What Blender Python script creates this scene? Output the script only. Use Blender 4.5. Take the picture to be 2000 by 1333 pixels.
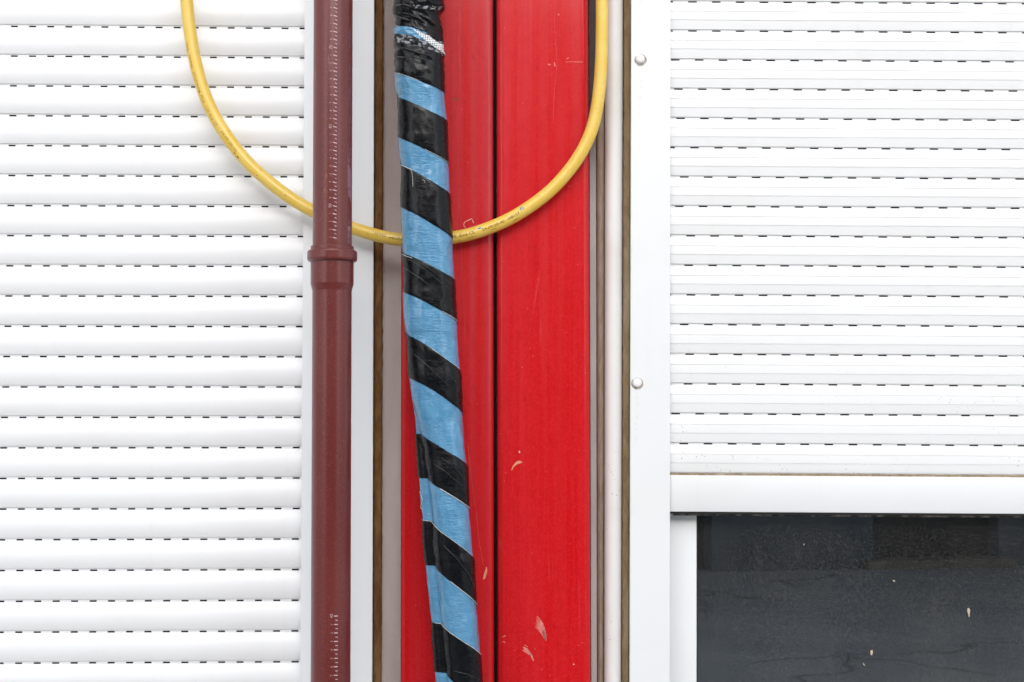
import bpy, bmesh, math, random
from mathutils import Vector, Matrix, noise as mnoise

for o in list(bpy.data.objects):
    bpy.data.objects.remove(o, do_unlink=True)
scene = bpy.context.scene
col = scene.collection

# ------------------------------------------------------------------ camera
F_PX, W_PX, H_PX = 2778.0, 2000.0, 1333.0
PITCH, YAW = 0.047657, 0.018
CAM = Vector((0.0, -1.889, 1.5))
cd = bpy.data.cameras.new('camera')
cd.sensor_width = 36.0
cd.lens = 36.0 * F_PX / W_PX
cd.clip_start, cd.clip_end = 0.01, 500.0
cam = bpy.data.objects.new('camera', cd)
cam.location = CAM
cam.rotation_euler = (math.pi / 2 + PITCH, 0, -YAW)
col.objects.link(cam)
scene.camera = cam

# ------------------------------------------------------------------ sky and sun (overcast day)
SUN_DIR = Vector((-0.05, 0.88, -0.42)).normalized()        # direction the light travels
world = bpy.data.worlds.new('World')
scene.world = world
world.use_nodes = True
wn, wl = world.node_tree.nodes, world.node_tree.links
wn.clear()
sky = wn.new('ShaderNodeTexSky')
sky.sky_type = 'NISHITA'
sky.sun_disc = False
sky.sun_elevation = math.asin(-SUN_DIR.z)
sky.sun_rotation = math.atan2(-SUN_DIR.x, -SUN_DIR.y)
sky.dust_density = 2.0
sky.air_density = 1.0
hs = wn.new('ShaderNodeHueSaturation')
hs.inputs['Saturation'].default_value = 0.34               # cloud cover: nearly neutral sky light
bg = wn.new('ShaderNodeBackground')
bg.inputs['Strength'].default_value = 0.15
wo = wn.new('ShaderNodeOutputWorld')
wl.new(sky.outputs[0], hs.inputs['Color'])
wl.new(hs.outputs[0], bg.inputs['Color'])
wl.new(bg.outputs[0], wo.inputs['Surface'])

sd = bpy.data.lights.new('sun', 'SUN')
sd.energy = 0.8
sd.angle = math.radians(90)
sd.color = (1.0, 0.995, 0.985)
sun = bpy.data.objects.new('sun', sd)
sun.rotation_euler = SUN_DIR.to_track_quat('-Z', 'Y').to_euler()
sun.location = (-3, -5, 8)
col.objects.link(sun)

scene.view_settings.view_transform = 'Standard'
scene.view_settings.look = 'None'
scene.view_settings.gamma = 1.0
scene.view_settings.exposure = 0.88
scene.render.engine = 'CYCLES'

# ------------------------------------------------------------------ survey helpers
FW = Vector((math.sin(YAW) * math.cos(PITCH), math.cos(YAW) * math.cos(PITCH), math.sin(PITCH)))
RT = Vector((math.cos(YAW), -math.sin(YAW), 0))
UP = RT.cross(FW)

def ray(px, py):
    return (FW * F_PX + RT * (px - 1000.0) + UP * (666.5 - py)).normalized()

def at(px, py, y):
    """world point at depth y measured in the survey picture"""
    d = ray(px, py)
    return CAM + d * ((y - CAM.y) / d.y)

def interp(tab, x):
    if x <= tab[0][0]:
        a, b = tab[0], tab[1]
    elif x >= tab[-1][0]:
        a, b = tab[-2], tab[-1]
    else:
        for a, b in zip(tab, tab[1:]):
            if a[0] <= x <= b[0]:
                break
    t = (x - a[0]) / (b[0] - a[0])
    return a[1] + (b[1] - a[1]) * t

def sinterp(tab, x):
    """smoothstep-free linear table clamped at its ends"""
    return interp(tab, min(max(x, tab[0][0]), tab[-1][0]))

# ------------------------------------------------------------------ object helpers
def tag(o, label=None, cat=None, group=None, kind=None):
    if label: o['label'] = label
    if cat: o['category'] = cat
    if group: o['group'] = group
    if kind: o['kind'] = kind
    return o

def empty(name, loc=(0, 0, 0), mat=None):
    o = bpy.data.objects.new(name, None)
    o.empty_display_size = 0.05
    if mat is not None: o.matrix_world = mat
    else: o.location = loc
    col.objects.link(o)
    return o

def link(name, me, mat, parent=None, world_coords=True):
    o = bpy.data.objects.new(name, me)
    if mat is not None and not me.materials:
        me.materials.append(mat)
    col.objects.link(o)
    if parent is not None:
        o.parent = parent
        if world_coords:
            o.matrix_parent_inverse = Matrix.Translation(-Vector(parent.location))
    return o

def mesh(name, verts, faces, smooth=False, angle=None):
    me = bpy.data.meshes.new(name)
    me.from_pydata([tuple(v) for v in verts], [], faces)
    bm = bmesh.new(); bm.from_mesh(me)
    bmesh.ops.recalc_face_normals(bm, faces=bm.faces)
    bm.to_mesh(me); bm.free()
    if smooth:
        me.polygons.foreach_set('use_smooth', [True] * len(me.polygons))
        if angle is not None:
            try: me.set_sharp_from_angle(angle=math.radians(angle))
            except Exception: pass
    me.update()
    return me

def raw_mesh(name, verts, faces, smooth=False, angle=None):
    me = bpy.data.meshes.new(name)
    me.from_pydata([tuple(v) for v in verts], [], faces)
    if smooth:
        me.polygons.foreach_set('use_smooth', [True] * len(me.polygons))
        if angle is not None:
            me.set_sharp_from_angle(angle=math.radians(angle))
    me.update()
    return me

def box_mesh(name, x0, x1, y0, y1, z0, z1, bevel=0.0):
    bm = bmesh.new()
    bmesh.ops.create_cube(bm, size=1)
    for v in bm.verts:
        v.co = Vector(((x0 + x1) / 2 + v.co.x * (x1 - x0), (y0 + y1) / 2 + v.co.y * (y1 - y0), (z0 + z1) / 2 + v.co.z * (z1 - z0)))
    if bevel:
        bmesh.ops.bevel(bm, geom=list(bm.edges), offset=bevel, segments=2, affect='EDGES', profile=0.5)
    me = bpy.data.meshes.new(name)
    bm.to_mesh(me); bm.free()
    if bevel:
        me.polygons.foreach_set('use_smooth', [True] * len(me.polygons))
        me.set_sharp_from_angle(angle=math.radians(50))
    return me

ZLO, ZHI = 0.02, 2.7

def upright(name, profile, z0=ZLO, z1=ZHI, rows=2, jitter=None, smooth=True, angle=40, closed=True):
    """loft of a plan outline; every outline point is (x at top of picture, x at bottom, depth)"""
    verts, faces = [], []
    n = len(profile)
    ends = []
    for xt, xb, y in profile:
        ends.append((at(xt, 0, y), at(xb, 1333, y)))
    for k in range(rows):
        z = z0 + (z1 - z0) * k / (rows - 1)
        for i, (a, b) in enumerate(ends):
            t = (z - b.z) / (a.z - b.z)
            p = b + (a - b) * t
            if jitter: p = p + jitter(i, z)
            verts.append((p.x, p.y, z))
    for k in range(rows - 1):
        for i in range(n if closed else n - 1):
            j = (i + 1) % n
            faces.append((k * n + i, k * n + j, (k + 1) * n + j, (k + 1) * n + i))
    if closed:
        faces.append(tuple(range(n)))
        faces.append(tuple((rows - 1) * n + i for i in range(n)))
    return mesh(name, verts, faces, smooth, angle)

def rounded(xlt, xlb, xrt, xrb, y0, y1, rpx, ry, seg=5, back=False):
    """outline of a rectangle with rounded front corners (rpx in survey pixels, ry in metres)"""
    pts = []
    for k in range(seg + 1):
        a = math.pi / 2 * k / seg
        pts.append((xlt + rpx * (1 - math.sin(a)), xlb + rpx * (1 - math.sin(a)), y0 + ry * (1 - math.cos(a))))
    pts.reverse()
    for k in range(seg + 1):
        a = math.pi / 2 * k / seg
        pts.append((xrt - rpx * (1 - math.sin(a)), xrb - rpx * (1 - math.sin(a)), y0 + ry * (1 - math.cos(a))))
    # pts go left side -> front -> right side
    pts = [(xlt, xlb, y1)] + pts + [(xrt, xrb, y1)]
    return pts

# ------------------------------------------------------------------ materials
class Mat:
    def __init__(s, name):
        s.m = bpy.data.materials.new(name)
        s.m.use_nodes = True
        s.nt = s.m.node_tree
        s.nt.nodes.clear()
        s.out = s.nt.nodes.new('ShaderNodeOutputMaterial')
        s.b = s.nt.nodes.new('ShaderNodeBsdfPrincipled')
        s.L(s.b.outputs[0], s.out.inputs['Surface'])
        s.pos = s.nt.nodes.new('ShaderNodeNewGeometry').outputs['Position']
    def L(s, a, b): s.nt.links.new(a, b)
    def set(s, **kw):
        names = dict(color='Base Color', rough='Roughness', spec='Specular IOR Level', metal='Metallic', ior='IOR',
                     coat='Coat Weight', coatr='Coat Roughness', sheen='Sheen Weight', sheenr='Sheen Roughness', sheent='Sheen Tint')
        for k, v in kw.items():
            i = s.b.inputs[names[k]]
            if hasattr(v, 'is_output'): s.L(v, i)
            elif isinstance(v, tuple): i.default_value = (*v, 1.0) if len(v) == 3 else v
            else: i.default_value = v
        return s
    def scaled(s, sc, src=None):
        n = s.nt.nodes.new('ShaderNodeMapping')
        n.inputs['Scale'].default_value = sc if isinstance(sc, tuple) else (sc, sc, sc)
        s.L(src or s.pos, n.inputs['Vector'])
        return n.outputs[0]
    def noise(s, sc, detail=3.0, rough=0.55, dist=0.0, src=None):
        n = s.nt.nodes.new('ShaderNodeTexNoise')
        n.inputs['Scale'].default_value = 1.0
        n.inputs['Detail'].default_value = detail
        n.inputs['Roughness'].default_value = rough
        n.inputs['Distortion'].default_value = dist
        s.L(s.scaled(sc, src), n.inputs['Vector'])
        return n.outputs[0]
    def voronoi(s, sc, feature='F1', src=None, out='Distance'):
        n = s.nt.nodes.new('ShaderNodeTexVoronoi')
        n.feature = feature
        n.inputs['Scale'].default_value = 1.0
        s.L(s.scaled(sc, src), n.inputs['Vector'])
        return n.outputs[out]
    def ramp(s, f, a, b, va=0.0, vb=1.0):
        n = s.nt.nodes.new('ShaderNodeMapRange')
        n.clamp = True
        n.interpolation_type = 'SMOOTHSTEP'
        for i, v in zip(('From Min', 'From Max', 'To Min', 'To Max'), (a, b, va, vb)): n.inputs[i].default_value = v
        s.L(f, n.inputs['Value'])
        return n.outputs[0]
    def math(s, op, a, b=0.0):
        n = s.nt.nodes.new('ShaderNodeMath')
        n.operation = op
        for i, v in enumerate((a, b)):
            if hasattr(v, 'is_output'): s.L(v, n.inputs[i])
            else: n.inputs[i].default_value = v
        return n.outputs[0]
    def mix(s, f, a, b):
        n = s.nt.nodes.new('ShaderNodeMix')
        n.data_type = 'RGBA'
        if hasattr(f, 'is_output'): s.L(f, n.inputs[0])
        else: n.inputs[0].default_value = f
        for i, v in ((6, a), (7, b)):
            if hasattr(v, 'is_output'): s.L(v, n.inputs[i])
            else: n.inputs[i].default_value = (*v, 1.0)
        return n.outputs[2]
    def axis(s, i):
        n = s.nt.nodes.new('ShaderNodeSeparateXYZ')
        s.L(s.pos, n.inputs[0])
        return n.outputs[i]
    def uv(s):
        return s.nt.nodes.new('ShaderNodeUVMap').outputs[0]
    def bump(s, h, dist, strength=1.0, normal=None):
        n = s.nt.nodes.new('ShaderNodeBump')
        n.inputs['Distance'].default_value = dist
        n.inputs['Strength'].default_value = strength
        s.L(h, n.inputs['Height'])
        if normal is not None: s.L(normal, n.inputs['Normal'])
        s.L(n.outputs[0], s.b.inputs['Normal'])
        return n.outputs[0]

def mat_white(name, base, dirt=(0.62, 0.58, 0.50), amount=0.12, rough=0.38, specks=0.0):
    m = Mat(name)
    big = m.ramp(m.noise((5, 5, 9), 4), 0.45, 0.8)
    c = m.mix(m.math('MULTIPLY', big, amount), base, dirt)
    runs = m.ramp(m.noise((55, 55, 2.2), 3), 0.58, 0.78)
    c = m.mix(m.math('MULTIPLY', runs, amount * 0.8), c, dirt)
    if specks:
        v = m.voronoi((210, 210, 210))
        sp = m.ramp(v, 0.14, 0.22, 1.0, 0.0)
        patch = m.math('MULTIPLY', m.ramp(m.noise((6, 6, 9), 2), 0.45, 0.60), m.ramp(m.axis(2), 1.42, 1.62, 1.0, 0.08))   # road splash reaches only so high
        rnd = m.ramp(m.noise((90, 90, 90), 1), 0.52, 0.56)
        c = m.mix(m.math('MULTIPLY', m.math('MULTIPLY', sp, patch), m.math('MULTIPLY', rnd, specks)), c, (0.16, 0.15, 0.13))
    m.set(color=c, rough=m.ramp(m.noise(40, 3), 0.3, 0.7, rough - 0.05, rough + 0.08))
    m.bump(m.noise((900, 900, 900), 2), 0.00004, 0.5)
    return m.m

WHITE = mat_white('white_lacquer', (0.775, 0.80, 0.82))
WHITE_R = mat_white('white_rail_lacquer', (0.77, 0.79, 0.805))
SLAT_L = mat_white('white_slat', (0.81, 0.82, 0.835), dirt=(0.6, 0.56, 0.5), amount=0.12, specks=0.12)
SLAT_R = mat_white('white_grooved_slat', (0.81, 0.82, 0.83), dirt=(0.6, 0.56, 0.5), amount=0.12, specks=0.6)
CREAM = mat_white('cream_plastic', (0.73, 0.72, 0.70), dirt=(0.52, 0.44, 0.34), amount=0.35, rough=0.45, specks=0.6)

def mat_black(name='black_rubber', v=0.008, rough=0.6):
    m = Mat(name)
    m.set(color=m.mix(m.noise(300, 3), (v, v, v), (v * 2.2, v * 2.1, v * 2)), rough=rough)
    return m.m
BLACK = mat_black()
DARK = mat_black('dark_interior', 0.004, 0.9)

def mat_red(name, seed, dusty, dustc=(0.57, 0.036, 0.043)):
    m = Mat(name)
    off = m.nt.nodes.new('ShaderNodeVectorMath'); off.operation = 'ADD'
    off.inputs[1].default_value = (seed, seed * 1.7, seed * 0.31)
    m.L(m.pos, off.inputs[0]); m.pos = off.outputs[0]
    streak = m.ramp(m.noise((70, 10, 1.1), 4, 0.6, 0.3), 0.42, 0.72)
    wide = m.ramp(m.noise((26, 6, 0.7), 3), 0.40, 0.66)
    cloud = m.ramp(m.noise((14, 8, 9), 4), 0.35, 0.72)
    dust = m.math('MULTIPLY', m.math('ADD', m.math('MULTIPLY', streak, 0.55), m.math('MULTIPLY', wide, 0.55)), dusty)
    dust = m.math('ADD', dust, m.math('MULTIPLY', cloud, 0.10))
    dust = m.math('MULTIPLY', dust, m.ramp(m.axis(2), 1.15 + seed * 0.31, 2.1 + seed * 0.31, 0.35, 1.25))   # rain leaves more dust higher up
    c = m.mix(dust, (0.54, 0.0008, 0.0035), dustc)
    comb = m.ramp(m.noise((260, 40, 5), 3, 0.7), 0.40, 0.70)                    # fine brush-like vertical grain
    c = m.mix(m.math('MULTIPLY', comb, 0.30), c, (0.60, 0.024, 0.030))
    blot = m.ramp(m.noise((120, 120, 60), 4, 0.7), 0.40, 0.66)
    c = m.mix(m.math('MULTIPLY', blot, 0.22), c, (0.40, 0.0006, 0.003))
    grain = m.ramp(m.noise(330, 4, 0.8), 0.44, 0.68)
    c = m.mix(m.math('MULTIPLY', grain, 0.42), c, (0.66, 0.026, 0.032))
    dk = m.ramp(m.noise((34, 20, 20), 3), 0.66, 0.74)
    c = m.mix(m.math('MULTIPLY', dk, 0.45), c, (0.38, 0.002, 0.006))
    scr = m.ramp(m.voronoi((30, 30, 1.7), 'DISTANCE_TO_EDGE'), 0.0, 0.012, 1.0, 0.0)
    msk = m.ramp(m.noise((22, 10, 5), 2), 0.57, 0.66)
    c = m.mix(m.math('MULTIPLY', m.math('MULTIPLY', scr, msk), 0.16), c, (0.62, 0.16, 0.16))
    v = m.ramp(m.voronoi(130), 0.05, 0.09, 1.0, 0.0)
    c = m.mix(m.math('MULTIPLY', v, m.ramp(m.noise(50, 1), 0.60, 0.64, 0, 0.6)), c, (0.7, 0.30, 0.26))
    m.set(color=c, rough=m.ramp(m.noise((60, 20, 3), 3), 0.3, 0.7, 0.40, 0.5), spec=0.10, coat=0.4, coatr=0.12)
    m.bump(m.noise(700, 3), 0.00006, 0.6)
    return m.m
RED_A = mat_red('red_paint_dusty', 3.1, 1.05, (0.46, 0.045, 0.055))
RED_B = mat_red('red_paint', 8.6, 0.7)

def mat_simple(name, a, b, sc=60, rough=0.5, lo=0.35, hi=0.65, bump=None, **kw):
    m = Mat(name)
    m.set(color=m.mix(m.ramp(m.noise(sc, 4), lo, hi), a, b), rough=rough, **kw)
    if bump: m.bump(m.noise(bump[0], 3), bump[1], 1.0)
    return m.m

SCRAPE = mat_simple('scraped_primer', (0.72, 0.25, 0.20), (0.62, 0.12, 0.10), 420, 0.7)
FAINT = mat_simple('faint_scratch', (0.58, 0.075, 0.08), (0.55, 0.02, 0.025), 160, 0.7)
CHIP = mat_simple('chipped_orange_primer', (0.72, 0.30, 0.16), (0.62, 0.22, 0.12), 500, 0.7)
CHALK = mat_simple('white_chalk', (0.82, 0.62, 0.56), (0.75, 0.40, 0.36), 700, 0.9)
DROP = mat_simple('dried_dropping', (0.62, 0.52, 0.40), (0.45, 0.36, 0.26), 600, 0.85)
PRINT = mat_simple('pale_print', (0.52, 0.34, 0.34), (0.30, 0.13, 0.12), 900, 0.6, 0.45, 0.7)
PRINT_T = mat_simple('white_print', (0.62, 0.46, 0.52), (0.40, 0.22, 0.24), 900, 0.6, 0.45, 0.7)
PRINT_V = mat_simple('lilac_print', (0.27, 0.14, 0.19), (0.16, 0.05, 0.06), 1200, 0.6, 0.4, 0.7)
INK = mat_simple('brown_ink', (0.09, 0.045, 0.008), (0.28, 0.17, 0.03), 1500, 0.6, 0.45, 0.75)
INK_FAINT = mat_simple('faint_brown_ink', (0.22, 0.125, 0.03), (0.48, 0.31, 0.08), 1500, 0.6, 0.4, 0.7)
INK_DARK = mat_simple('dark_smudge', (0.05, 0.03, 0.01), (0.16, 0.09, 0.02), 900, 0.6)
BLUE_INK = mat_simple('blue_ink', (0.05, 0.17, 0.36), (0.12, 0.28, 0.45), 900, 0.5)
THREAD = mat_simple('white_thread', (0.8, 0.8, 0.78), (0.6, 0.58, 0.55), 900, 0.8)

def mat_pipe():
    m = Mat('brown_pipe_plastic')
    c = m.mix(m.ramp(m.noise((18, 18, 6), 4), 0.35, 0.7), (0.112, 0.012, 0.010), (0.135, 0.021, 0.018))
    g = m.ramp(m.noise(430, 4, 0.8), 0.46, 0.74)
    c = m.mix(m.math('MULTIPLY', g, 0.42), c, (0.27, 0.08, 0.075))
    scuff = m.math('MULTIPLY', m.ramp(m.noise((90, 90, 22), 4, 0.6, 1.2), 0.62, 0.68), m.ramp(m.noise((14, 14, 7), 2), 0.54, 0.64))
    c = m.mix(m.math('MULTIPLY', scuff, 0.4), c, (0.42, 0.20, 0.17))
    v = m.ramp(m.voronoi(210), 0.06, 0.12, 1.0, 0.0)
    c = m.mix(m.math('MULTIPLY', v, m.ramp(m.noise(80, 1), 0.55, 0.6, 0, 0.5)), c, (0.5, 0.28, 0.24))
    m.set(color=c, rough=0.30, spec=0.55, sheen=0.11, sheenr=0.45, sheent=(0.9, 0.62, 0.66))
    m.bump(m.noise(800, 2), 0.00005, 0.6)
    return m.m
PIPE = mat_pipe()

def mat_cable():
    m = Mat('yellow_sheath')
    c = m.mix(m.ramp(m.noise((30, 30, 30), 4), 0.35, 0.7), (0.75, 0.49, 0.065), (0.77, 0.54, 0.11))
    d = m.ramp(m.noise((120, 120, 120), 4, 0.65), 0.60, 0.72)
    c = m.mix(m.math('MULTIPLY', d, 0.35), c, (0.30, 0.18, 0.04))
    v = m.ramp(m.voronoi(190), 0.06, 0.14, 1.0, 0.0)
    c = m.mix(m.math('MULTIPLY', v, m.ramp(m.noise(60, 1), 0.56, 0.62, 0, 0.6)), c, (0.14, 0.08, 0.02))
    m.set(color=c, rough=m.ramp(m.noise(60, 3), 0.3, 0.7, 0.28, 0.40), spec=0.6)
    m.bump(m.noise(260, 3), 0.00015, 0.5)
    return m.m
CABLE = mat_cable()

# wrapped hose: UV u = metres round the hose, v = metres along it
def mat_blue():
    m = Mat('blue_glossy_tape')
    uv = m.uv()
    w1 = m.noise((75, 330, 1), 3, 0.6, 0.9, src=uv)
    w2 = m.noise((190, 620, 1), 2, 0.5, 0.5, src=uv)
    zone = m.ramp(m.noise((38, 22, 1), 2, src=uv), 0.36, 0.62, 0.25, 1.0)
    h = m.math('MULTIPLY', m.math('ADD', w1, m.math('MULTIPLY', w2, 0.45)), zone)
    c = m.mix(m.ramp(m.noise((60, 60, 1), 3, src=uv), 0.35, 0.7), (0.066, 0.240, 0.425), (0.086, 0.285, 0.48))
    g = m.ramp(m.noise((600, 600, 1), 3, 0.7, src=uv), 0.5, 0.8)
    c = m.mix(m.math('MULTIPLY', g, 0.2), c, (0.16, 0.40, 0.62))
    m.set(color=c, rough=0.26, spec=0.5, coat=0.6, coatr=0.10)
    m.bump(h, 0.0045, 0.5)
    return m.m
BLUE = mat_blue()

def mat_tape(name='black_fabric_tape', spec=0.17):
    m = Mat(name)
    uv = m.uv()
    fold = m.noise((26, 95, 1), 3, 0.55, 1.3, src=uv)
    rid = m.math('ABSOLUTE', m.math('SUBTRACT', fold, 0.5))
    rid = m.ramp(rid, 0.0, 0.06, 1.0, 0.0)
    msk = m.ramp(m.noise((26, 16, 1), 2, src=uv), 0.42, 0.62)
    weave = m.noise((170, 900, 1), 2, src=uv)
    fine = m.noise((900, 260, 1), 2, src=uv)
    h = m.math('ADD', m.math('MULTIPLY', m.math('MULTIPLY', rid, msk), 0.55), m.math('ADD', m.math('MULTIPLY', weave, 0.22), m.math('MULTIPLY', fine, 0.10)))
    h = m.math('ADD', h, m.math('MULTIPLY', fold, 0.5))
    c = m.mix(m.ramp(m.noise((700, 700, 1), 3, 0.7, src=uv), 0.55, 0.85), (0.004, 0.0045, 0.006), (0.018, 0.02, 0.026))
    m.set(color=c, rough=m.ramp(m.noise((50, 140, 1), 3, src=uv), 0.3, 0.7, 0.22, 0.34), spec=spec, coat=0.12, coatr=0.12)
    m.bump(h, 0.0013, 0.22)
    return m.m
TAPE = mat_tape()
TAPE_FOLD = mat_tape('black_tape_crease', 1.0)

def mat_mesh_fabric(name, hole, thread, su, sv, amount):
    m = Mat(name)
    uv = m.uv()
    s = m.nt.nodes.new('ShaderNodeSeparateXYZ'); m.L(m.scaled((su, sv, 1), uv), s.inputs[0])
    def lines(o):
        f = m.math('FRACT', o)
        return m.ramp(m.math('ABSOLUTE', m.math('SUBTRACT', f, 0.5)), 0.18, 0.28)
    k = m.math('MAXIMUM', lines(s.outputs[0]), lines(s.outputs[1]))
    k = m.math('MULTIPLY', k, m.ramp(m.noise((160, 160, 1), 2, src=uv), amount, amount + 0.12))
    m.set(color=m.mix(k, hole, thread), rough=0.7)
    m.bump(k, 0.0004, 0.8)
    return m.m
MESH_WHITE = mat_mesh_fabric('white_scrim', (0.05, 0.06, 0.08), (0.75, 0.76, 0.78), 360, 360, 0.10)
MESH_DARK = mat_mesh_fabric('frayed_dark_scrim', (0.008, 0.009, 0.012), (0.36, 0.38, 0.41), 600, 420, 0.46)

def mat_foam(name, a, b, c3):
    m = Mat(name)
    c = m.mix(m.ramp(m.noise((160, 160, 40), 4, 0.6), 0.35, 0.68), a, b)
    c = m.mix(m.math('MULTIPLY', m.ramp(m.noise((30, 30, 7), 3), 0.5, 0.72), 0.6), c, c3)
    g = m.ramp(m.noise(700, 3, 0.8), 0.42, 0.75)
    c = m.mix(m.math('MULTIPLY', g, 0.3), c, c3)
    m.set(color=c, rough=0.95, spec=0.15)
    m.bump(m.noise(500, 4, 0.7), 0.0010, 0.8)
    return m.m
FOAM_BROWN = mat_foam('brown_foam', (0.15, 0.078, 0.026), (0.24, 0.142, 0.062), (0.09, 0.045, 0.014))
FOAM_GREY = mat_foam('grey_brown_foam', (0.30, 0.235, 0.185), (0.24, 0.175, 0.125), (0.17, 0.115, 0.07))
MASTIC = mat_foam('olive_brown_mastic', (0.23, 0.16, 0.088), (0.17, 0.112, 0.056), (0.34, 0.27, 0.185))

def mat_wall():
    m = Mat('grey_beige_render')
    c = m.mix(m.ramp(m.noise((20, 20, 4), 4), 0.35, 0.7), (0.63, 0.60, 0.575), (0.55, 0.515, 0.485))
    g = m.ramp(m.noise(560, 4, 0.8), 0.42, 0.72)
    c = m.mix(m.math('MULTIPLY', g, 0.3), c, (0.72, 0.68, 0.65))
    m.set(color=c, rough=0.9, spec=0.2)
    m.bump(m.noise(520, 4, 0.7), 0.0006, 0.7)
    return m.m
WALL = mat_wall()

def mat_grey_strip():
    # grey lining board; its upper stretch is much darker, fading out along a ragged edge
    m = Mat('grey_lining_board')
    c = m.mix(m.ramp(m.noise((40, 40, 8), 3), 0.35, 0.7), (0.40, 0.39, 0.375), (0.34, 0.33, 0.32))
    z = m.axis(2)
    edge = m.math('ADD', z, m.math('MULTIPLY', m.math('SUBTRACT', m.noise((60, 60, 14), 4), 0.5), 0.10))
    upper_dark = m.ramp(edge, 1.76, 1.94, 0.0, 0.93)
    c = m.mix(upper_dark, c, (0.055, 0.047, 0.047))
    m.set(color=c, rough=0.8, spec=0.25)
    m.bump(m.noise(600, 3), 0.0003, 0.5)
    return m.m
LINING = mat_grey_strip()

def mat_glass():
    m = Mat('dusty_tinted_glass')
    nt = m.nt
    nt.nodes.remove(m.b)
    gl = nt.nodes.new('ShaderNodeBsdfGlossy'); gl.inputs['Color'].default_value = (0.88, 0.97, 1.0, 1); gl.inputs['Roughness'].default_value = 0.012
    tr = nt.nodes.new('ShaderNodeBsdfTransparent'); tr.inputs['Color'].default_value = (0.30, 0.34, 0.36, 1)
    df = nt.nodes.new('ShaderNodeBsdfDiffuse'); df.inputs['Color'].default_value = (0.46, 0.44, 0.42, 1)
    fr = nt.nodes.new('ShaderNodeFresnel'); fr.inputs['IOR'].default_value = 3.7
    m1 = nt.nodes.new('ShaderNodeMixShader'); m2 = nt.nodes.new('ShaderNodeMixShader')
    m.L(fr.outputs[0], m1.inputs[0]); m.L(tr.outputs[0], m1.inputs[1]); m.L(gl.outputs[0], m1.inputs[2])
    grain = m.ramp(m.noise(420, 4, 0.85), 0.42, 0.75, 0.0, 0.12)
    film = m.ramp(m.noise((7, 7, 5), 4), 0.3, 0.75, 0.004, 0.03)
    wipe = m.ramp(m.noise((60, 60, 9), 4, 0.6, 1.0), 0.55, 0.75, 0.0, 0.02)
    sp = m.math('MULTIPLY', m.ramp(m.voronoi(95), 0.04, 0.08, 1.0, 0.0), m.ramp(m.noise(35, 1), 0.56, 0.6, 0, 0.22))
    f = m.math('ADD', m.math('ADD', grain, film), m.math('ADD', wipe, sp))
    m.L(f, m2.inputs[0]); m.L(m1.outputs[0], m2.inputs[1]); m.L(df.outputs[0], m2.inputs[2])
    m.L(m2.outputs[0], m.out.inputs['Surface'])
    return m.m
GLASS = mat_glass()

def mat_asphalt():
    m = Mat('worn_asphalt')
    c = m.mix(m.ramp(m.noise((1.1, 1.1, 1), 5), 0.35, 0.7), (0.26, 0.265, 0.27), (0.34, 0.335, 0.33))
    c = m.mix(m.ramp(m.noise(40, 4, 0.8), 0.4, 0.7), c, (0.21, 0.215, 0.22))
    dn = m.nt.nodes.new('ShaderNodeVectorMath'); dn.operation = 'ADD'
    nz = m.nt.nodes.new('ShaderNodeTexNoise'); nz.inputs['Scale'].default_value = 1.4; m.L(m.pos, nz.inputs['Vector'])
    m.L(m.pos, dn.inputs[0]); m.L(nz.outputs[1], dn.inputs[1])
    cr = m.ramp(m.voronoi((0.42, 0.42, 0.42), 'DISTANCE_TO_EDGE', src=dn.outputs[0]), 0.0, 0.022, 1.0, 0.0)
    cr = m.math('MULTIPLY', cr, m.ramp(m.noise((0.8, 0.8, 1), 2), 0.42, 0.58))
    c = m.mix(m.math('MULTIPLY', cr, 0.55), c, (0.055, 0.055, 0.058))
    m.set(color=c, rough=0.95, spec=0.2)
    m.bump(m.noise(160, 3), 0.004, 0.5)
    return m.m
ASPHALT = mat_asphalt()
FACADE = mat_simple('slate_blue_render', (0.070, 0.083, 0.10), (0.10, 0.108, 0.115), 2.5, 0.9)
STONE = mat_simple('brown_stone_sill', (0.17, 0.145, 0.12), (0.13, 0.11, 0.09), 9, 0.9)
DOORWAY = mat_simple('dark_brown_door', (0.028, 0.024, 0.022), (0.045, 0.038, 0.033), 12, 0.6)

# ================================================================== SETTING
g = raw_mesh('ground', [(-120, -200, 0), (120, -200, 0), (120, 40, 0), (-120, 40, 0)], [(0, 1, 2, 3)])
tag(link('ground', g, ASPHALT), kind='structure')
BOUNCE_PALE = mat_simple('pale_bounce_slab', (0.50, 0.49, 0.47), (0.42, 0.41, 0.39), 6, 0.9)
tag(link('bounce_slab', box_mesh('bounce_slab', -30, 30, -4.6, -0.16, 0.002, 0.12), BOUNCE_PALE), kind='structure')  # unseen pale slab, added to bounce light up under the slats

# ================================================================== WINDOW SHUTTERS
def panel_matrix(origin, yaw, roll):
    ux = Vector((math.cos(yaw), math.sin(yaw), 0)); uz = Vector((0, 0, 1))
    X = ux * math.cos(roll) - uz * math.sin(roll)
    Z = ux * math.sin(roll) + uz * math.cos(roll)
    Y = Z.cross(X)
    m = Matrix.Identity(4)
    for i in range(3):
        m[i][0], m[i][1], m[i][2], m[i][3] = X[i], Y[i], Z[i], origin[i]
    return m

L_MAT = panel_matrix((-0.244554, 0.013, 1.5), 0.009604, -0.000309)
R_MAT = panel_matrix((0.244156, 0.008, 1.5), -0.019907, 0.006428)
L_H, L_Z0 = 0.040314, 0.51285
R_H, R_Z0 = 0.039765, 0.550332

def to_panel(M, px, py, y=0.0):
    """survey pixel -> coordinates inside the panel (plane local y)"""
    inv = M.inverted()
    c, d = inv @ CAM, inv.to_3x3() @ ray(px, py)
    return c + d * ((y - c.y) / d.y)

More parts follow.
